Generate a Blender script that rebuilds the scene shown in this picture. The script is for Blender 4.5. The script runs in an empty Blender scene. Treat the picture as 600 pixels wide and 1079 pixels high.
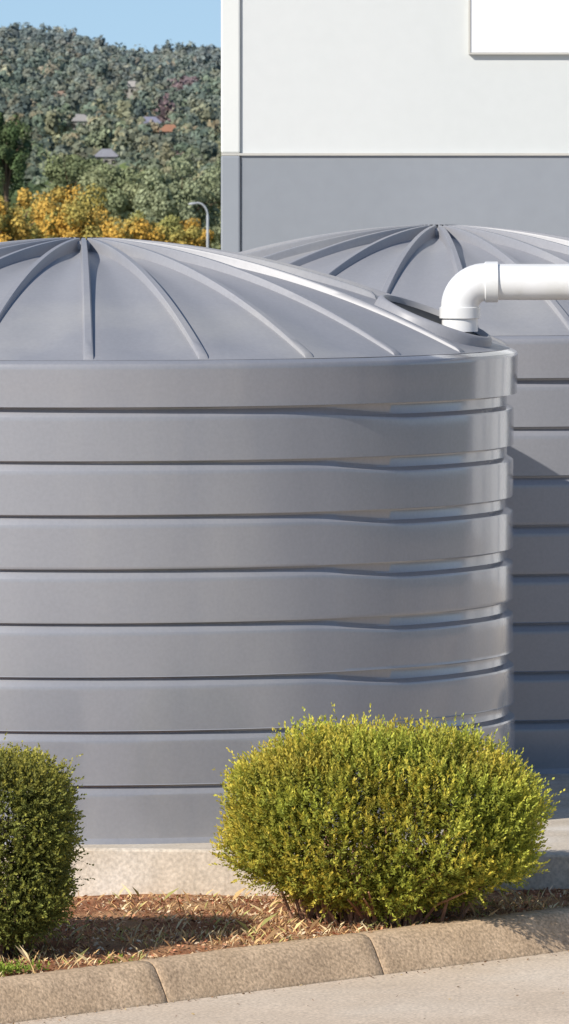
import bpy, math, random
import numpy as np
from mathutils import Vector, Matrix
random.seed(3); rng=np.random.default_rng(7)
sc=bpy.context.scene
F=9144.0; HY=100.0; CZ=2.955
def link(o,parent=None):
    sc.collection.objects.link(o)
    if parent: o.parent=parent
    return o
def empty(name,loc=(0,0,0)):
    o=bpy.data.objects.new(name,None); o.location=loc; return link(o)
# ---------------- materials
def mat_new(name):
    m=bpy.data.materials.new(name); m.use_nodes=True
    nt=m.node_tree; return m,nt,nt.nodes['Principled BSDF']
def mat_noise(name,c1,c2,scale=5,rough=.8,bump=0.,bscale=40,bdist=.01,spec=.5,stretch=None,c3=None,s3=.6,detail=6,lo=.35,hi=.65,rough2=None,lo3=.5,hi3=.68,speck=0,sscale=160,coat=0,st3=None):
    m,nt,b=mat_new(name); N=nt.nodes; L=nt.links
    geo=N.new('ShaderNodeNewGeometry'); mp=N.new('ShaderNodeMapping'); L.new(geo.outputs['Position'],mp.inputs[0])
    if stretch: mp.inputs['Scale'].default_value=stretch
    n=N.new('ShaderNodeTexNoise'); n.inputs['Scale'].default_value=scale; n.inputs['Detail'].default_value=detail
    L.new(mp.outputs[0],n.inputs['Vector'])
    r=N.new('ShaderNodeMapRange'); r.inputs[1].default_value=lo; r.inputs[2].default_value=hi; L.new(n.outputs[0],r.inputs[0])
    mx=N.new('ShaderNodeMix'); mx.data_type='RGBA'; mx.inputs[6].default_value=(*c1,1); mx.inputs[7].default_value=(*c2,1)
    L.new(r.outputs[0],mx.inputs[0]); out=mx.outputs[2]
    if c3:
        mp3=N.new('ShaderNodeMapping'); L.new(geo.outputs['Position'],mp3.inputs[0])
        if st3: mp3.inputs['Scale'].default_value=st3
        n3=N.new('ShaderNodeTexNoise'); n3.inputs['Scale'].default_value=s3; n3.inputs['Detail'].default_value=8; L.new(mp3.outputs[0],n3.inputs['Vector'])
        r3=N.new('ShaderNodeMapRange'); r3.inputs[1].default_value=lo3; r3.inputs[2].default_value=hi3; L.new(n3.outputs[0],r3.inputs[0])
        m3=N.new('ShaderNodeMix'); m3.data_type='RGBA'; m3.inputs[7].default_value=(*c3,1); L.new(out,m3.inputs[6]); L.new(r3.outputs[0],m3.inputs[0]); out=m3.outputs[2]
    if speck:
        n4=N.new('ShaderNodeTexNoise'); n4.inputs['Scale'].default_value=sscale; n4.inputs['Detail'].default_value=4; L.new(geo.outputs['Position'],n4.inputs['Vector'])
        r4=N.new('ShaderNodeMapRange'); r4.inputs[1].default_value=.3; r4.inputs[2].default_value=.7; r4.inputs[3].default_value=1-speck; r4.inputs[4].default_value=1+speck; L.new(n4.outputs[0],r4.inputs[0])
        vm=N.new('ShaderNodeVectorMath'); vm.operation='SCALE'; L.new(out,vm.inputs[0]); L.new(r4.outputs[0],vm.inputs['Scale']); out=vm.outputs[0]
    L.new(out,b.inputs['Base Color']); b.inputs['Roughness'].default_value=rough
    b.inputs['Specular IOR Level'].default_value=spec
    if coat: b.inputs['Coat Weight'].default_value=coat; b.inputs['Coat Roughness'].default_value=.10
    if rough2 is not None:
        rr=N.new('ShaderNodeMapRange'); rr.inputs[1].default_value=.3; rr.inputs[2].default_value=.7; rr.inputs[3].default_value=rough; rr.inputs[4].default_value=rough2
        L.new(n.outputs[0],rr.inputs[0]); L.new(rr.outputs[0],b.inputs['Roughness'])
    if bump:
        nb=N.new('ShaderNodeTexNoise'); nb.inputs['Scale'].default_value=bscale; nb.inputs['Detail'].default_value=5; L.new(geo.outputs['Position'],nb.inputs['Vector'])
        bp=N.new('ShaderNodeBump'); bp.inputs['Strength'].default_value=bump; bp.inputs['Distance'].default_value=bdist
        L.new(nb.outputs[0],bp.inputs['Height']); L.new(bp.outputs[0],b.inputs['Normal'])
    return m
def mat_attr(name,trans=.3,rough=.6):
    m,nt,b=mat_new(name); N=nt.nodes; L=nt.links
    a=N.new('ShaderNodeAttribute'); a.attribute_name='Col'
    L.new(a.outputs['Color'],b.inputs['Base Color']); b.inputs['Roughness'].default_value=rough; b.inputs['Specular IOR Level'].default_value=.25
    if trans:
        t=N.new('ShaderNodeBsdfTranslucent'); L.new(a.outputs['Color'],t.inputs[0])
        mx=N.new('ShaderNodeMixShader'); mx.inputs[0].default_value=trans
        L.new(b.outputs[0],mx.inputs[1]); L.new(t.outputs[0],mx.inputs[2]); L.new(mx.outputs[0],N['Material Output'].inputs[0])
    return m
M_leaf=mat_attr('leaf_mat',.35); M_grass=mat_attr('dry_grass_mat',0,.8); M_far=mat_attr('far_foliage_mat',0,.9)
M_tank=mat_noise('grey_polyethylene',(.262,.266,.290),(.290,.292,.314),1.3,.18,.09,6,.012,.6,stretch=(1,1,.5),c3=(.325,.322,.332),s3=2.2,rough2=.27,coat=.8,speck=.035,sscale=70,st3=(1,1,.25),lo3=.52,hi3=.75)
M_roof=mat_noise('grey_polyethylene_roof',(.272,.276,.300),(.305,.307,.328),1.3,.40,.10,7,.012,.5,c3=(.345,.342,.345),s3=1.6,rough2=.48,speck=.04,sscale=60)
M_dark=mat_noise('dark_mesh',(.008,.008,.009),(.02,.02,.02),60,.7)
M_pvc=mat_noise('white_pvc',(.80,.80,.80),(.72,.72,.70),6,.32,c3=(.62,.61,.57),s3=9,lo3=.58,hi3=.8)
M_slab=mat_noise('slab_concrete',(.62,.54,.44),(.50,.43,.34),5,.9,.3,60,.006,.2,c3=(.68,.62,.54),s3=2.5,speck=.2,sscale=70)
M_kerb=mat_noise('kerb_concrete',(.60,.44,.29),(.50,.36,.23),6,.95,.4,120,.006,.2,c3=(.38,.27,.175),s3=2.6,speck=.35,sscale=85,lo3=.5,hi3=.8)
M_road=mat_noise('road_concrete',(.64,.52,.40),(.57,.46,.35),2.5,.9,.3,110,.004,.25,c3=(.67,.57,.46),s3=.9,speck=.24,sscale=80)
M_yard=mat_noise('yard_concrete',(.50,.44,.37),(.43,.38,.32),1.5,.9,.2,90,.004,.25)
M_soil=mat_noise('soil',(.38,.18,.095),(.23,.105,.055),14,1,.8,60,.02,.1,c3=(.48,.29,.15),s3=3)
M_ground=mat_noise('hill_ground',(.09,.11,.06),(.18,.17,.10),.05,1,c3=(.12,.14,.08),s3=.02)
M_white=mat_noise('pale_wall_paint',(.64,.655,.645),(.61,.63,.62),.7,.75,.1,30,.004,.3,stretch=(1,1,.25),speck=.012,sscale=12)
M_white2=mat_noise('pier_paint',(.72,.73,.70),(.68,.695,.67),.7,.75,.1,30,.004,.3)
M_grey=mat_noise('grey_wall_paint',(.285,.305,.335),(.262,.282,.310),.8,.75,.12,30,.004,.3,stretch=(1,1,.3),speck=.02,sscale=12)
M_reflector=mat_noise('reflector_white',(.84,.85,.85),(.78,.79,.79),1,.5)
M_sign=mat_noise('white_sign',(.92,.93,.93),(.88,.89,.89),1,.4)
M_hwall=mat_noise('house_render',(.42,.40,.36),(.36,.34,.30),1,.8)
M_trim=mat_noise('trim',(.50,.49,.45),(.55,.53,.48),3,.6)
M_bark=mat_noise('bark',(.20,.13,.08),(.10,.065,.045),30,.9)
M_steel=mat_noise('galvanised_steel',(.42,.44,.46),(.36,.38,.4),4,.45)
# ---------------- mesh helper
def np_mesh(name,V,Fc,mat,cols=None,smooth=False,sharp=None,parent=None,do_link=True):
    V=np.asarray(V,dtype=np.float32).reshape(-1,3); Fc=np.asarray(Fc,dtype=np.int32); k=Fc.shape[1]; n=len(Fc)
    me=bpy.data.meshes.new(name); me.vertices.add(len(V)); me.vertices.foreach_set('co',V.ravel())
    me.loops.add(n*k); me.loops.foreach_set('vertex_index',Fc.ravel())
    me.polygons.add(n); me.polygons.foreach_set('loop_start',np.arange(0,n*k,k,dtype=np.int32))
    me.polygons.foreach_set('loop_total',np.full(n,k,dtype=np.int32))
    if smooth: me.polygons.foreach_set('use_smooth',np.ones(n,dtype=bool))
    me.update(calc_edges=True)
    if cols is not None:
        at=me.color_attributes.new('Col','FLOAT_COLOR','POINT'); c=np.ones((len(V),4),dtype=np.float32); c[:,:3]=cols
        at.data.foreach_set('color',c.ravel())
    if smooth and sharp: me.set_sharp_from_angle(angle=math.radians(sharp))
    me.materials.append(mat)
    o=bpy.data.objects.new(name,me)
    if do_link: link(o,parent)
    return o
def grid_faces(nr,nc,wrap):
    i=np.arange(nr-1)[:,None]; j=np.arange(nc if wrap else nc-1)[None,:]; j2=(j+1)%nc
    return np.stack([i*nc+j,i*nc+j2,(i+1)*nc+j2,(i+1)*nc+j],-1).reshape(-1,4)
class MB:
    def __init__(s): s.v=[];s.f=[]
    def add(s,v,f):
        o=len(s.v); s.v+= [tuple(p) for p in v]; s.f+=[tuple(a+o for a in q) for q in f]
    def box(s,x0,x1,y0,y1,z0,z1):
        s.add([(x0,y0,z0),(x1,y0,z0),(x1,y1,z0),(x0,y1,z0),(x0,y0,z1),(x1,y0,z1),(x1,y1,z1),(x0,y1,z1)],
          [(0,3,2,1),(4,5,6,7),(0,1,5,4),(1,2,6,5),(2,3,7,6),(3,0,4,7)])
    def tube(s,pts,rad,n=12,cap=True):
        pts=[Vector(p) for p in pts]; rings=[]; up=None
        for i,p in enumerate(pts):
            t=(pts[min(i+1,len(pts)-1)]-pts[max(i-1,0)]).normalized()
            if up is None:
                up=Vector((0,1,0)) if abs(t.y)<.8 else Vector((1,0,0))
            a=(up-t*up.dot(t)).normalized(); up=a; b=t.cross(a)
            r=rad[i] if hasattr(rad,'__len__') else rad
            rings.append([p+a*(r*math.cos(2*math.pi*k/n))+b*(r*math.sin(2*math.pi*k/n)) for k in range(n)])
        v=[q for r in rings for q in r]; f=[]
        for i in range(len(pts)-1):
            for k in range(n):
                f.append((i*n+k,i*n+(k+1)%n,(i+1)*n+(k+1)%n,(i+1)*n+k))
        if cap: f.append(tuple(range(n-1,-1,-1))); f.append(tuple((len(pts)-1)*n+k for k in range(n)))
        s.add(v,f)
    def obj(s,name,mat,parent=None,smooth=False,sharp=35,bevel=0):
        me=bpy.data.meshes.new(name); me.from_pydata(s.v,[],s.f); me.update()
        if smooth:
            for p in me.polygons: p.use_smooth=True
            me.set_sharp_from_angle(angle=math.radians(sharp))
        me.materials.append(mat); o=bpy.data.objects.new(name,me); link(o,parent)
        if bevel:
            b=o.modifiers.new('b','BEVEL'); b.width=bevel; b.segments=2; b.limit_method='ANGLE'
        return o
# ---------------- local ground frame
KX,KY=-1.033,31.5; DX,DY=.798,.6027
def uv(x,y): return ((x-KX)*DX+(y-KY)*DY, -(x-KX)*DY+(y-KY)*DX)
def xy(u,v): return (KX+u*DX-v*DY, KY+u*DY+v*DX)
def zk(u): 
    u=np.clip(u,-4.,2.95); return -.249+.0413*u
def bedz(u,v):
    return zk(u)-.012+.012*np.sin(u*5.1+v*2)*np.sin(v*6.3+u)+.006*np.sin(u*17+v*11)-.02*np.exp(-v*8)
# ---------------- tank
RR=1.80; DOME=.425; ZR=1.89; RIB0=math.radians(2)
def dome_z(r): return ZR+.004+DOME*(1-(r/RR)**2)
def build_tank_meshes():
    NA=720; al=np.linspace(-np.pi,np.pi,NA,endpoint=False)
    a=np.abs(al); a=np.minimum(a,np.pi-a); t=np.clip((np.degrees(a)-31)/(50-31),0,1); t=t*t*(3-2*t)
    def Rz(z): return 1.782+.020*((z-.95)/.95)**2*(1 if z<.95 else .3)
    rows=[]
    for z,r in [(1.9075,1.768),(1.901,1.785),(1.893,1.798),(1.886,1.802),(1.878,1.803),(1.87,1.803),(1.80,1.801),(1.74,1.799),(1.7235,1.799)]:
        rows.append((np.full(NA,z),np.full(NA,r)))
    A=[(0,.001),(.0012,.016),(.008,.018),(.010,.017),(.034,.0015),(.037,.0005),(.042,0),(.055,0),(.10,0),(.15,0),(.200,0),(.2098,.0)]
    B=[(0,.002),(.0012,.024),(.007,.027),(.042,.027),(.045,.026),(.060,.002),(.063,.0005),(.070,0),(.11,-.0005),(.15,-.0005),(.200,0),(.2098,.0)]
    for i in range(8):
        z0=1.721-.2127*i
        for (sa,da),(sb,db) in zip(A,B):
            s=sa+(sb-sa)*t; d=da+(db-da)*t; z=z0-s
            rows.append((z,Rz(z0-.1)-d))
    rows.append((np.full(NA,0.015),np.full(NA,Rz(.03)))); rows.append((np.full(NA,-.01),np.full(NA,Rz(0)+.004)))
    wob=.0014*np.sin(al*5+1)+.0008*np.sin(al*13+2)+.0004*np.sin(al*41)
    V=np.stack([np.stack([(r+wob)*np.sin(al),-(r+wob)*np.cos(al),z],-1) for i,(z,r) in enumerate(rows)])
    wall=np_mesh('wall',V,grid_faces(len(rows),NA,True),M_tank,smooth=True,sharp=26,do_link=False).data
    rs=np.concatenate([[0.01],np.linspace(.06,1.770,60)])
    w=np.cos(24*(al-RIB0)/2)**2
    V=np.stack([np.stack([r*np.sin(al),-r*np.cos(al),dome_z(r)-.014*(1-w)*min(1,r/.4)*min(1,max(0,(1.77-r)/.1))],-1) for r in rs])
    dome=np_mesh('dome_roof',V,grid_faces(len(rs),NA,True),M_roof,smooth=True,do_link=False).data
    return wall,dome
HA=math.radians(75); HR=1.50
def ribs_mesh(hatch):
    m=MB()
    hx,hy=HR*math.sin(HA),-HR*math.cos(HA)
    for k in range(24):
        a=RIB0+k*math.pi/12
        rmax=1.765
        if hatch:
            for r in np.linspace(.1,1.76,160):
                if math.hypot(r*math.sin(a)-hx,-r*math.cos(a)-hy)<.262: rmax=r; break
        ca,sa=math.cos(a),math.sin(a)
        rr=list(np.linspace(.09,rmax-.03,30))+[rmax-.010,rmax]
        verts=[];n=8
        for r in rr:
            q=r/1.74; h=.036*(1-q)+.012; w=.010+.008*q
            if r>rmax-.02: h*=.6
            if r==rr[-1]: h=-.002
            prof=[(-w-.012,-.014),(-w-.002,h*.1),(-w,h*.8),(-w*.75,h),(w*.75,h),(w,h*.8),(w+.002,h*.1),(w+.012,-.014)]
            sl=-2*DOME*r/RR**2; nn=Vector((-sl*sa,sl*ca,1)).normalized()
            base=Vector((r*sa,-r*ca,dome_z(r))); tn=Vector((ca,sa,0))
            for s_,h_ in prof: verts.append(base+tn*s_+nn*h_)
        f=[]
        for i in range(len(rr)-1):
            for j in range(n-1): f.append((i*n+j,(i+1)*n+j,(i+1)*n+j+1,i*n+j+1))
        m.add(verts,f)
    return m
wall_me,dome_me=build_tank_meshes()
def tank(name,x,y,hatch,rot=0):
    e=empty(name,(x,y,0)); e.rotation_euler[2]=rot
    for nm,me in (('wall',wall_me),('dome_roof',dome_me)):
        link(bpy.data.objects.new(nm,me),e)
    ribs_mesh(hatch).obj('roof_ribs',M_roof,e,True,32)
    h=MB(); zt=dome_z(0)
    h.tube([(0,0,zt-.03),(0,0,zt+.022),(0,0,zt+.032)],[.155,.15,.135],40); h.obj('hub_cap',M_roof,e,True,40)
    if hatch:
        c=Vector((HR*math.sin(HA),-HR*math.cos(HA),dome_z(HR)))
        sl=-2*DOME*HR/RR**2; nn=Vector((-sl*math.sin(HA),sl*math.cos(HA),1)).normalized()
        tx=Vector((math.cos(HA),math.sin(HA),0)); ty=nn.cross(tx)
        m=MB(); n=64; prof=[(.258,-.03),(.250,.012),(.245,.022),(.238,.027),(.230,.027),(.225,.020),(.220,-.015)]
        v=[];f=[]
        for r,hh in prof:
            for k in range(n):
                A=2*math.pi*k/n; v.append(c+(tx*math.cos(A)+ty*math.sin(A))*r+nn*hh)
        for i in range(len(prof)-1):
            for k in range(n): f.append((i*n+k,i*n+(k+1)%n,(i+1)*n+(k+1)%n,(i+1)*n+k))
        m.add(v,f); m.obj('hatch_ring',M_roof,e,True,50)
        m=MB(); v=[c+(tx*math.cos(2*math.pi*k/n)+ty*math.sin(2*math.pi*k/n))*.226+nn*.004 for k in range(n)]
        m.add(v,[tuple(range(n))]); m.obj('hatch_opening',M_dark,e)
    return e
T1=tank('water_tank',-.835,36.0,True)
T2=tank('water_tank',.70,39.5,False,math.radians(2))
# ---------------- pipe
pipe=empty('pvc_inlet_pipe'); px,py_,pz=.720,35.61,2.188; r=.074
m=MB(); R=.105
arc=[(px+R-R*math.cos(A),py_,pz-R+R*math.sin(A)) for A in np.linspace(0,math.pi/2,14)]
m.tube([(px,py_,1.985),(px,py_,pz-R-.02)],[r,r],40)
m.tube([(px,py_,pz-R-.035)]+arc+[(px+R+.03,py_,pz)],r+.004,40)
m.tube([(px,py_,pz-R-.045),(px,py_,pz-R-.043),(px,py_,pz-R+.0),(px,py_,pz-R+.003)],[r+.006,r+.010,r+.010,r+.005],40)
m.tube([(px+R-.004,py_,pz),(px+R,py_,pz),(px+R+.05,py_,pz),(px+R+.052,py_,pz)],[r+.005,r+.010,r+.010,r+.006],40)
m.obj('elbow',M_pvc,pipe,True,40)
m=MB(); X1=3.1
m.tube([(px+R+.04,py_,pz),(X1-R,py_,pz)]+[(X1-R+R*math.sin(A),py_+R-R*math.cos(A),pz) for A in np.linspace(0.1,math.pi/2,10)]+[(X1,49.98,pz)],r,40)
m.obj('horizontal_run',M_pvc,pipe,True,40)
m=MB()
for yy in (38,42,46): m.tube([(X1,yy,-.4),(X1,yy,pz-.02)],.03,12)
m.obj('pipe_supports',M_steel,pipe,True)
# ---------------- slab, yard, bed, road, kerb
sl=MB(); poly=[(-5,34.70),(-3,34.38),(1.45,33.71),(1.55,33.72),(5,36.33),(5,43),(-5,43)]
n=len(poly); sl.add([(x,y,0) for x,y in poly]+[(x,y,-.6) for x,y in poly],[tuple(range(n))]+[(i,n+i,n+(i+1)%n,(i+1)%n) for i in range(n)])
sl.obj('concrete_slab',M_slab,bevel=.012)
m=MB(); m.add([(-14,43.01,-.03),(-5.01,43.01,-.03),(5.01,43.01,-.03),(5.01,36.6,-.03),(24,50.9,-.03),(24,52,-.03),(-14,52,-.03)],[(0,1,2,3,4,5,6)]); m.obj('concrete_yard',M_yard)
us=np.concatenate([np.linspace(-22,-3,15),np.linspace(-2.8,5,160),np.linspace(5.5,24,15)]); vs=np.concatenate([np.linspace(-.05,3,60),np.linspace(3.3,22,20)])
U,Vv=np.meshgrid(us,vs); X,Y=xy(U,Vv); np_mesh('garden_bed_soil',np.stack([X,Y,bedz(U,Vv)],-1),grid_faces(len(vs),len(us),False),M_soil,smooth=True)
us=np.linspace(-26,26,105); vs=np.concatenate([[-40,-20,-10,-5,-3,-2,-1,-.55,-.195]]); U,Vv=np.meshgrid(us,vs); X,Y=xy(U,Vv)
np_mesh('road',np.stack([X,Y,zk(U)-.14+0*U],-1),grid_faces(len(vs),len(us),False),M_road,smooth=True)
kb=MB(); prof=[(-.002,-.22),(0,-.008),(-.008,0),(-.070,-.001),(-.088,-.005),(-.106,-.017),(-.128,-.045),(-.152,-.082),(-.172,-.112),(-.184,-.134),(-.190,-.146),(-.198,-.22)]
for k in range(-20,22):
    u0=.62+k+.0025; u1=.62+k+1-.0025; dz=random.uniform(-.001,.001); dv=random.uniform(-.001,.001)
    uu=[u0,u0+.004]+list(np.linspace(u0+.04,u1-.04,30))+[u1-.004,u1]; v=[]
    for j,u in enumerate(uu):
        sh=.002 if j in(0,len(uu)-1) else 0
        for (pv,pzz) in prof:
            x,y=xy(u,pv+dv+(sh if pv<-.05 else 0)+random.uniform(-.0008,.0008)); v.append((x,y,float(zk(u))+pzz+dz-sh*(pzz>-.2)+random.uniform(-.0014,.0014)))
    P=len(prof); f=[(i*P+j,(i+1)*P+j,(i+1)*P+j+1,i*P+j+1) for i in range(len(uu)-1) for j in range(P-1)]
    f+= [tuple(range(P)),tuple((len(uu)-1)*P+j for j in range(P-1,-1,-1))]
    kb.add(v,f)
kb.obj('kerb',M_kerb,None,True,50)
mj=MB(); v=[];P=len(prof)
for u in np.linspace(-19,21,81):
    for pv,pzz in prof:
        x,y=xy(u,pv*.96-.002); v.append((x,y,float(zk(u))+pzz-.009))
mj.add(v,[(i*P+j,(i+1)*P+j,(i+1)*P+j+1,i*P+j+1) for i in range(80) for j in range(P-1)])
mj.obj('mortar_joints',mat_noise('mortar',(.16,.12,.085),(.10,.08,.055),20,1),bpy.data.objects['kerb'])
# ---------------- terrain
def terr(x,y):
    x=np.asarray(x,float); y=np.asarray(y,float)
    z=np.interp(y,[-200,60,300,600,1500,2900,3100,3400,6000],[-.7,-.7,-7,-12,-23,18.5,19.5,10,-40])
    s=np.clip((y-1500)/1400,0,1)
    z=z-s*np.clip((x+98)/76,-1.2,3)*6.0
    z=z+s*(2.2*np.sin(x*.06+1)+1.5*np.sin(x*.021+y*.004)+1.0*np.sin(x*.13+y*.01))+np.clip((y-300)/800,0,1)*1.2*np.sin(y*.011+x*.03)
    return z
ys=np.concatenate([np.linspace(-120,60,20),np.linspace(80,600,20),np.linspace(640,3500,120),np.linspace(3700,6000,12)])
xs=np.concatenate([-np.geomspace(1800,260,14),np.linspace(-250,120,75),np.geomspace(130,1800,14)])
X,Y=np.meshgrid(xs,ys); np_mesh('ground',np.stack([X,Y,terr(X,Y)],-1),grid_faces(len(ys),len(xs),False),M_ground,smooth=True)
# ---------------- distant trees
def clump_quads(C,size,nrm=None,jit=.6):
    n=len(C); nn=rng.normal(size=(n,3))
    if nrm is not None: nn=nrm+jit*nn/1.7
    nn/=np.linalg.norm(nn,axis=1)[:,None]
    a=np.cross(nn,rng.normal(size=(n,3))); a/=np.maximum(np.linalg.norm(a,axis=1),1e-6)[:,None]; b=np.cross(nn,a)
    s=np.asarray(size).reshape(-1,1)*rng.uniform(.6,1.3,(n,1)); s2=s*rng.uniform(.6,1,(n,1))
    q=np.stack([C-a*s,C-b*s2,C+a*s*rng.uniform(.6,1.2,(n,1)),C+b*s2*rng.uniform(.6,1.2,(n,1))],1)
    return q.reshape(-1,3)
def crown_pts(n,c,rx,rz):
    L=rng.integers(4,8); lc=rng.normal(size=(L,3)); lc/=np.linalg.norm(lc,axis=1)[:,None]; lc*=rng.uniform(.3,.65,(L,1)); lc[:,2]=lc[:,2]*.8
    lr=rng.uniform(.28,.5,L); k=rng.integers(0,L,n); d=rng.normal(size=(n,3)); d/=np.linalg.norm(d,axis=1)[:,None]
    d[:,1]=-np.abs(d[:,1])*np.where(rng.random(n)<.8,1,-1)
    p=lc[k]+d*(lr[k]*rng.uniform(.75,1.06,n))[:,None]
    return np.array(c)+p*np.array([rx,rx,rz]), d, k
pal=np.array([(.12,.155,.055),(.16,.18,.075),(.095,.13,.05),(.20,.205,.105),(.23,.22,.085),(.11,.145,.07),(.25,.225,.10),(.16,.18,.105),(.07,.10,.045)])
houses=[(-33.5,2150,6,(.26,.26,.34)),(-27,2040,5,(.40,.20,.12)),(-49,2080,5,(.36,.34,.32)),(-60,2330,5,(.36,.25,.18)),(-38,1850,5,(.30,.30,.33)),(-43,2450,5,(.45,.42,.38))]
reds=[(-28,2400,3.2),(-23.5,1880,2.4),(-30,2180,2.0)]
quads=[];cols=[]
def add_trees(y0,y1,area,nq,qs,rmin,rmax):
    A=.025*(y1**2-y0**2)*.9; n=int(A/area)
    y=np.sqrt(rng.uniform(y0**2,y1**2,n)); x=rng.uniform(-.044,.003,n)*y
    for i in range(n):
        xx,yy=x[i],y[i]; skip=False
        for hx,hy,w,_ in houses:
            if abs(xx-hx*yy/hy)<w*.5+1 and -95<yy-hy<6: skip=True
        if skip: continue
        rr=rmin+(rmax-rmin)*rng.random()**1.6; h=rr*rng.uniform(.75,1.4)
        z=float(terr(xx,yy))+h*.9+rng.uniform(0,1.4)
        p,d,k=crown_pts(nq,(xx,yy,z),rr,h)
        quads.append(clump_quads(p,qs*rr/3,d,.55))
        big=math.sin(xx*.16+yy*.006)*math.sin(yy*.013+xx*.05)
        c=pal[rng.integers(0,len(pal))]*rng.uniform(.7,1.3)*(1+.25*big)
        for rx_,ry_,rad in reds:
            if abs(xx-rx_)<rad and abs(yy-ry_)<45 and rng.random()<.6: c=np.array((.26,.13,.11))*rng.uniform(.7,1.2)
        if rng.random()<.035: c=np.array((.32,.24,.10))
        haze=np.clip((yy-900)/2200,0,1); c=c*(1-.6*haze)+np.array((.20,.24,.285))*.6*haze  # aerial haze painted into crown colours, bluer with distance
        lob=rng.uniform(.75,1.25,10)[k][:,None]
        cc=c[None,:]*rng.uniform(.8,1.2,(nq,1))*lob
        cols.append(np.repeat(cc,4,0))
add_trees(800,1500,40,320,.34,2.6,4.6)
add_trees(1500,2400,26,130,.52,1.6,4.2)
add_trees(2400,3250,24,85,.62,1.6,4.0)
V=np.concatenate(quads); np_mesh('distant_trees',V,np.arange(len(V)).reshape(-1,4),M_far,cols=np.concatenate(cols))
# houses
for hx,hy,w,rc in houses:
    z=float(terr(hx,hy))+1.0; e=empty('hillside_house',(hx,hy,z)); m=MB(); m.box(-w/2,w/2,-3,3,-3,2.4); m.obj('walls',M_hwall,e)
    m=MB(); m.add([(-w/2-.4,-3.5,2.41),(w/2+.4,-3.5,2.41),(w/2+.4,3.5,2.41),(-w/2-.4,3.5,2.41),(-w/2+1.5,0,4.1),(w/2-1.5,0,4.1)],[(0,1,5,4),(2,3,4,5),(1,2,5),(3,0,4),(0,3,2,1)])
    m.obj('hip_roof',mat_noise('roof_tiles',rc,tuple(c*.8 for c in rc),2,.8),e)
    m=MB(); 
    for wx in (-w*.3,0,w*.3): m.box(wx-.4,wx+.4,-3.05,-2.98,.8,1.8)
    m.obj('windows',M_dark,e)
# mid trees
def leafy_tree(name,x,y,h,rx,rz,base_cols,n,qs,mat=M_far):
    z0=float(terr(x,y)); e=empty(name,(x,y,z0)); m=MB(); zc=h-rz
    m.tube([(0,0,-.3),(.1,0,zc*.5),(0,.1,zc)],[.28,.22,.15],8)
    for k in range(9):
        A=k*2.4; el=rng.uniform(.1,1.0); R_=rng.uniform(.5,.85)
        q=(rx*R_*math.cos(A)*math.cos(el),rx*R_*math.sin(A)*math.cos(el),zc+rz*R_*math.sin(el)*.9)
        m.tube([(0,0,zc*.6+.1*k),(q[0]*.5,q[1]*.5,zc*.8+q[2]*.15),q],[.13,.08,.03],6)
    m.obj('trunk_and_limbs',M_bark,e,True)
    L=44; cs=[]
    for k in range(L):
        d=rng.normal(size=3); d/=np.linalg.norm(d); d*=rng.uniform(.35,.88); cs.append((d[0]*rx,d[1]*rx,zc+d[2]*rz))
    cs=np.array(cs); k=rng.integers(0,L,n); d=rng.normal(size=(n,3)); d/=np.linalg.norm(d,axis=1)[:,None]
    rad=rng.uniform(.14,.30,L)[k]*rng.uniform(.6,1.12,n)
    P=cs[k]+d*rad[:,None]*np.array([rx,rx,rz]); bc=np.array(base_cols); c=bc[rng.integers(0,len(bc),L)[k]]*rng.uniform(.75,1.25,(n,1))
    Q=clump_quads(P,qs,d,.7); np_mesh('foliage',Q,np.arange(len(Q)).reshape(-1,4),mat,cols=np.repeat(c,4,0),parent=e)
gold=[(.56,.36,.08),(.50,.36,.09),(.40,.33,.09),(.60,.36,.07),(.32,.31,.10)]
def at(pxx,Yd): return (pxx-300)/F*Yd
leafy_tree('golden_wattle_tree',at(0,520),520,8.9,2.8,3.6,gold,13000,.10)
leafy_tree('golden_wattle_tree',at(36,580),580,8.7,2.8,3.6,gold,12000,.10)
leafy_tree('golden_wattle_tree',at(74,560),560,8.9,3.2,3.6,gold,16000,.10)
leafy_tree('golden_wattle_tree',at(112,500),500,6.6,1.8,2.6,gold,8000,.10)
leafy_tree('golden_wattle_tree',at(148,540),540,7.1,2.4,2.6,gold,10000,.10)
leafy_tree('golden_wattle_tree',at(188,560),560,6.8,2.8,2.4,gold,10000,.10)
leafy_tree('golden_wattle_tree',at(-60,560),560,8.3,3.4,3.4,gold,5000,.15)
leafy_tree('gum_tree',at(6,800),800,16.2,2.6,4.5,[(.09,.135,.055),(.11,.15,.065)],11000,.14)
leafy_tree('gum_tree',at(190,700),700,10.6,4.4,4.0,[(.31,.34,.20),(.26,.29,.17)],16000,.15)
leafy_tree('gum_tree',at(130,760),760,11.6,4.4,4.2,[(.28,.30,.16),(.22,.25,.13)],16000,.15)
leafy_tree('gum_tree',at(245,720),720,10.9,4.0,4.2,[(.28,.31,.18),(.23,.26,.14)],12000,.15)
leafy_tree('gum_tree',at(78,820),820,12.4,3.8,4.2,[(.20,.23,.11),(.17,.20,.10)],12000,.15)
# street lamp
Yl=300; xl=at(219,Yl); zl=float(terr(xl,Yl)); zt=CZ-(212-HY)/F*Yl
e=empty('street_lamp',(xl,Yl,zl)); H=zt-zl; m=MB()
m.tube([(0,0,-.2),(0,0,H-.5)]+[(-.35+.35*math.cos(A),0,H-.5+.45*math.sin(A)) for A in np.linspace(0.15,math.pi/2,8)]+[(-.42,0,H-.06)],[.05]*2+[.035]*9,10); m.obj('pole',M_steel,e,True)
m=MB(); m.tube([(-.38,0,H-.06),(-.45,0,H-.07),(-.62,0,H-.09),(-.66,0,H-.1)],[.03,.05,.045,.02],10); m.obj('lamp_head',M_steel,e,True)
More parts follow.
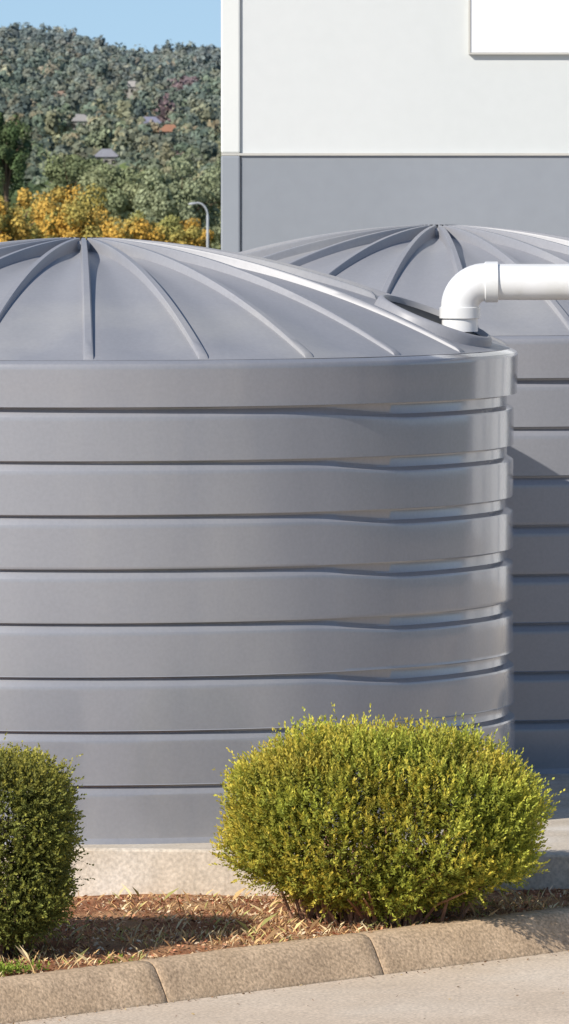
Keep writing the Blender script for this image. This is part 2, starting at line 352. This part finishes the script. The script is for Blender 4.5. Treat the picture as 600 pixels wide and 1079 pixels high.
# ---------------- building
B=empty('warehouse_building'); YB=50; s=F/YB
def bx(p): return (p-300)/s
zb=CZ-(161-HY)/s; xl=bx(233); xj=bx(254)
m=MB(); m.box(xj+.004,22,YB,YB+18,zb,9); m.obj('upper_wall',M_white,B)
m=MB(); m.box(xj+.004,22,YB-.012,YB+18-.02,-1.2,zb-.014); m.obj('lower_wall',M_grey,B)
m=MB(); m.box(xl,xj-.004,YB-.02,YB+18,zb,9.02); m.obj('corner_pier_upper',M_white2,B,bevel=.01)
m=MB(); m.box(xl,xj-.004,YB-.03,YB+18-.01,-1.2,zb-.014); m.obj('corner_pier_lower',mat_noise('pier_grey',(.30,.32,.35),(.275,.30,.33),1,.75),B,bevel=.01)
m=MB(); m.box(xj-.004,xj+.004,YB+.0,YB+.06,-1.2,9.0); m.obj('panel_joint',M_trim,B)
m=MB(); m.box(xl+.002,22,YB-.028,YB+.5,zb-.014,zb); m.obj('string_course',M_trim,B)
xs0=bx(494); zs=CZ+(HY-57)/s
m=MB(); m.box(xs0+.012,xs0+3.2,YB-.03,YB-.002,zs+.012,zs+1.6); m.obj('sign_panel',M_sign,B)
m=MB(); m.box(xs0,xs0+3.22,YB-.036,YB-.001,zs-.0,zs+.011); m.box(xs0,xs0+.011,YB-.036,YB-.001,zs+.0115,zs+1.6); m.box(xs0,xs0+3.22,YB-.036,YB-.001,zs+1.601,zs+1.62); m.obj('sign_frame',M_trim,B)
m=MB(); m.box(xl-.05,22.05,YB-.08,YB+18.1,9.03,9.2); m.obj('parapet_cap',M_trim,B)
m=MB()
for d0 in (5.2,10.2,15.2):
    for i in range(40): m.box(d0,d0+4.2,YB-.06,YB-.02+.004*(i%2),-.02+.1*i,.075+.1*i)
m.obj('added_reflector_slats',M_reflector,B)  # added out of frame as white reflectors for the tank's right-side highlight
# ---------------- sprig foliage
def unit(a): return a/np.maximum(np.linalg.norm(a,axis=-1,keepdims=True),1e-9)
def sprigs(P,A,K,L,ll,lw,c_in,c_out,shade,spread=1.0,var=None):
    n=len(P); A=unit(A); Ls=L*rng.uniform(.6,1.3,(n,1,1))
    if var is not None: Ls=Ls*var[:,None,None]
    k=(np.arange(K)[None,:,None]+rng.uniform(0,.8,(n,K,1)))/K
    base=P[:,None,:]+A[:,None,:]*Ls*k
    rad=rng.normal(size=(n,K,3)); rad-=A[:,None,:]*(rad*A[:,None,:]).sum(-1,keepdims=True); rad=unit(rad)
    d=unit(A[:,None,:]*(.35+.9*k)+rad*spread*(1.15-.7*k)); side=unit(np.cross(d,rng.normal(size=(n,K,3))))
    l=ll*rng.uniform(.7,1.25,(n,K,1))*(1.1-.4*k); w=lw*rng.uniform(.7,1.2,(n,K,1))
    q=np.stack([base,base+d*l*.5+side*w*.5,base+d*l,base+d*l*.5-side*w*.5],2)
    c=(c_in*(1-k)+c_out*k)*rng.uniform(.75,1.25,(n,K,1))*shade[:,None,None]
    c=np.repeat(c[:,:,None,:],4,2)
    return q.reshape(-1,3),c.reshape(-1,3)
def shell(n,half,c,ex,lo,lump,seed):
    r2=np.random.default_rng(seed); q=r2.uniform(-1,1,(n*6,3)); f=(np.abs(q)**ex).sum(1)**(1/ex)
    keep=(f<1)&(f>lo); q=q[keep][:n]; f=f[keep][:n]
    half=np.array(half); nn=unit(np.sign(q)*np.abs(q)**(ex-1)/half)
    d=unit(q); L=np.sin(d[:,0]*7+seed)*np.sin(d[:,1]*6+1)+.8*np.sin(d[:,2]*9+d[:,0]*5+2)+.7*np.sin(d[:,0]*15+d[:,2]*12)*np.sin(d[:,1]*13)+.5*np.sin(d[:,0]*26+3)*np.sin(d[:,2]*24+d[:,1]*20)
    p=q*half*(1+lump*L)[:,None]+np.array(c)
    return p,nn,f,L
bush=empty('round_shrub'); bc=(.375,33.0); zb0=-.165
cen=(bc[0],bc[1],zb0+.345)
p,nn,f,L=shell(12000,(.575,.49,.325),cen,2.75,.68,.05,5)
keep=~((p[:,2]<zb0+.02)); p,nn,f,L=p[keep],nn[keep],f[keep],L[keep]
low=np.clip((cen[2]-.12-p[:,2])/.25,0,1); p[:,0]=cen[0]+(p[:,0]-cen[0])*(1-.28*low**1.5); p[:,1]=cen[1]+(p[:,1]-cen[1])*(1-.2*low**1.5)
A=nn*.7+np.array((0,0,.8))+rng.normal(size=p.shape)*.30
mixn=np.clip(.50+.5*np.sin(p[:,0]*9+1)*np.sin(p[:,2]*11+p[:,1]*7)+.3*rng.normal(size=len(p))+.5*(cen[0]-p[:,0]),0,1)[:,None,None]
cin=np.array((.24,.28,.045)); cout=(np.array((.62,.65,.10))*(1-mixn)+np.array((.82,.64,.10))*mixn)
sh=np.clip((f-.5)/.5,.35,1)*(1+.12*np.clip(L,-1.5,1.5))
var=1+.55*(rng.random(len(p))<.05)*(nn[:,2]>-.2)
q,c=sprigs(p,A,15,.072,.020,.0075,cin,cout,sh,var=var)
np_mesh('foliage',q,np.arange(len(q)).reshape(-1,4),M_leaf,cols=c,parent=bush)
m=MB()
for k in range(90):
    a=rng.uniform(0,2*math.pi); R_=rng.uniform(.15,.52); zt=rng.uniform(.08,.4)
    b=(cen[0]+.16*math.cos(a)*rng.uniform(.3,2.2),cen[1]+.12*math.sin(a)-.06,zb0-.03)
    t=(cen[0]+R_*math.cos(a),cen[1]+R_*.85*math.sin(a),zb0+zt)
    m.tube([b,((b[0]*.6+t[0]*.4)+rng.uniform(-.02,.02),(b[1]*.6+t[1]*.4),zb0+zt*.5),t],[.008,.006,.003],6)
m.obj('branches',mat_noise('shrub_bark',(.42,.22,.13),(.22,.12,.07),30,.9),bush,True)
kf=(nn[:,2]>.4)&(p[:,0]>cen[0]-.05)&(f>.9); pf=(p+unit(A)*.07)[kf][:34]
q=clump_quads(pf,.0045); np_mesh('flowers',q,np.arange(len(q)).reshape(-1,4),M_leaf,cols=np.tile((.6,.5,.62),(len(q),1)),parent=bush)
hedge=empty('clipped_hedge'); hz0=-.235; hc=(-1.495,32.25,hz0+.385)
p,nn,f,L=shell(17000,(.69,.34,.345),hc,6.0,.74,.016,9)
low=np.clip((hc[2]-.1-p[:,2])/.25,0,1); p[:,0]=hc[0]+(p[:,0]-hc[0])*(1-.07*low)
A=nn*.8+np.array((0,0,.45))+rng.normal(size=p.shape)*.5
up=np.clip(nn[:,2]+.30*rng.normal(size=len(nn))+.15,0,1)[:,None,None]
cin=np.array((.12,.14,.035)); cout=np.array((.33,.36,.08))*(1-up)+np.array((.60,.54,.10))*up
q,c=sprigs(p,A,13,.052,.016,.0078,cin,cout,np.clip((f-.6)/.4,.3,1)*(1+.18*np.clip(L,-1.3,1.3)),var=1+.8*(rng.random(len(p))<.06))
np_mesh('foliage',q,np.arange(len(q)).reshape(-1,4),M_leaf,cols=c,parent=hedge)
m=MB()
for k in range(50):
    x=rng.uniform(-2.1,-.95); y=32.25+rng.uniform(-.2,.2); m.tube([(x,y,hz0-.02),(x+rng.uniform(-.05,.05),y,hz0+.15),(x+rng.uniform(-.1,.1),y,hz0+.5)],[.01,.007,.004],6)
m.obj('branches',M_bark,hedge,True)
# ---------------- dry grass & mulch
def in_bed(u,v):
    x,y=xy(u,v); return (y<34.02-.15*(x+.8))&(v>.01)
def scatter(n,u0,u1,v1):
    u=rng.uniform(u0,u1,n*3); v=rng.uniform(.01,v1,n*3); k=in_bed(u,v); return u[k][:n],v[k][:n]
def chips(name,u,v,z,lmin,lmax,mp,tilt=.4):
    x,y=xy(u,v); n=len(u); C=np.stack([x,y,z],-1)
    a=rng.uniform(0,2*np.pi,n); l=rng.uniform(lmin,lmax,n); w=l*rng.uniform(.3,.55,n)
    d=np.stack([np.cos(a),np.sin(a),rng.normal(0,tilt,n)],-1)*l[:,None]; sd=np.stack([-np.sin(a),np.cos(a),rng.normal(0,tilt*1.3,n)],-1)*w[:,None]
    q=np.stack([C-d,C-sd,C+d,C+sd],1).reshape(-1,3); mp=np.array(mp); c=mp[rng.integers(0,len(mp),n)]*rng.uniform(.7,1.2,(n,1))
    np_mesh(name,q,np.arange(len(q)).reshape(-1,4),M_grass,cols=np.repeat(c,4,0))
mp=[(.60,.30,.16),(.42,.20,.11),(.70,.46,.26),(.22,.115,.07),(.62,.26,.14),(.80,.62,.42)]
u,v=scatter(27000,-2.5,4,3.2); chips('bark_mulch',u,v,bedz(u,v)+.004+rng.uniform(0,.006,len(u)),.004,.014,mp)
# litter blown on kerb top and gutter
n=260; u=rng.uniform(-1.5,3.6,n); v=-np.abs(rng.normal(0,.02,n))-.004; z=zk(u)+.003
n2=420; u2=rng.uniform(-1.5,3.6,n2); v2=-.200-np.abs(rng.normal(0,.05,n2)); z2=zk(u2)-.136
n3=60; u3=rng.uniform(-1.5,3.6,n3); v3=rng.uniform(-1.4,-.25,n3); z3=zk(u3)-.136
chips('leaf_litter',np.concatenate([u,u2,u3]),np.concatenate([v,v2,v3]),np.concatenate([z,z2,z3]),.003,.009,[(.35,.20,.10),(.22,.13,.08),(.50,.36,.18),(.16,.11,.07)],.25)
u,v=scatter(26000,-2.5,4,3.2); x,y=xy(u,v)
den=.28+.35*np.sin(u*3.3+1)*np.sin(v*4+u*2)+.45*(u>1.15)*(v<.5)+.25*np.sin(u*11)*np.sin(v*13)
k=rng.uniform(0,1,len(u))<np.clip(den,.03,1); u,v,x,y=u[k],v[k],x[k],y[k]; n=len(u)
hgt=rng.uniform(.010,.038,n)*(1+1.0*(rng.random(n)<.08)); a=rng.uniform(0,2*np.pi,n); b0=np.stack([x,y,bedz(u,v)-.002],-1)
lean=np.stack([np.cos(a),np.sin(a),0*a],-1)*(hgt*rng.uniform(.2,1.4,n))[:,None]; s_=np.stack([-np.sin(a),np.cos(a),0*a],-1)*.0011
tip=b0+lean+np.array((0,0,1))*hgt[:,None]; mid=b0+lean*.35+np.array((0,0,.6))*hgt[:,None]
q=np.stack([b0-s_,b0+s_,mid+s_,tip],1).reshape(-1,3)
gp=np.array([(.78,.54,.25),(.66,.42,.19),(.82,.66,.38),(.56,.34,.16),(.44,.42,.14)]); c=gp[rng.integers(0,len(gp),n)]*rng.uniform(.7,1.2,(n,1))
np_mesh('dry_grass',q,np.arange(len(q)).reshape(-1,4),M_grass,cols=np.repeat(c,4,0))
pw=[];
for cx,cn in ((-.99,24),(-.93,10),(-1.02,30),(-.62,8)):
    yy=31.66+(cx+1.0)*.75; pw.append(np.stack([cx+rng.normal(0,.03,cn),yy+rng.normal(0,.03,cn),np.full(cn,-.245)],-1))
pw=np.concatenate(pw); q,c=sprigs(pw,np.array((0,0,1.))+rng.normal(size=pw.shape)*.5,7,.032,.018,.008,np.array((.16,.22,.03)),np.array((.36,.46,.07)),np.ones(len(pw)))
np_mesh('green_weeds',q,np.arange(len(q)).reshape(-1,4),M_leaf,cols=c)
# ---------------- light, sky, camera
el=math.radians(33); dirx,diry=.72,.694
Ld=Vector((dirx*math.cos(el),diry*math.cos(el),-math.sin(el)))
sun=bpy.data.lights.new('sun','SUN'); sun.energy=5.0; sun.angle=math.radians(.5); sun.color=(1,.94,.85)
so=bpy.data.objects.new('sun',sun); so.rotation_euler=Ld.to_track_quat('-Z','Y').to_euler(); so.location=(-20,0,30); link(so)
w=bpy.data.worlds.new('World'); sc.world=w; w.use_nodes=True; nt=w.node_tree
bg=nt.nodes['Background']; sk=nt.nodes.new('ShaderNodeTexSky'); sk.sky_type='NISHITA'; sk.sun_disc=False
sk.sun_elevation=el; sk.sun_rotation=math.atan2(-dirx,-diry)%(2*math.pi); sk.air_density=1.0; sk.dust_density=.3; sk.ozone_density=2.0
tc=nt.nodes.new('ShaderNodeTexCoord'); va=nt.nodes.new('ShaderNodeVectorMath'); va.operation='ADD'; va.inputs[1].default_value=(0,0,.14)
vn=nt.nodes.new('ShaderNodeVectorMath'); vn.operation='NORMALIZE'
nt.links.new(tc.outputs['Generated'],va.inputs[0]); nt.links.new(va.outputs[0],vn.inputs[0]); nt.links.new(vn.outputs[0],sk.inputs[0])
nt.links.new(sk.outputs[0],bg.inputs[0]); bg.inputs[1].default_value=.13
cam=bpy.data.cameras.new('camera'); cam.sensor_fit='HORIZONTAL'; cam.sensor_width=36; cam.lens=F/600*36
cam.shift_y=-(539.5-HY)/600; cam.clip_start=1; cam.clip_end=20000
cam.dof.use_dof=True; cam.dof.focus_distance=34.0; cam.dof.aperture_fstop=64
co=bpy.data.objects.new('camera',cam); co.location=(0,0,CZ); co.rotation_euler=(math.radians(90),0,0); link(co); sc.camera=co
sc.view_settings.view_transform='Standard'; sc.view_settings.look='None'; sc.view_settings.exposure=0
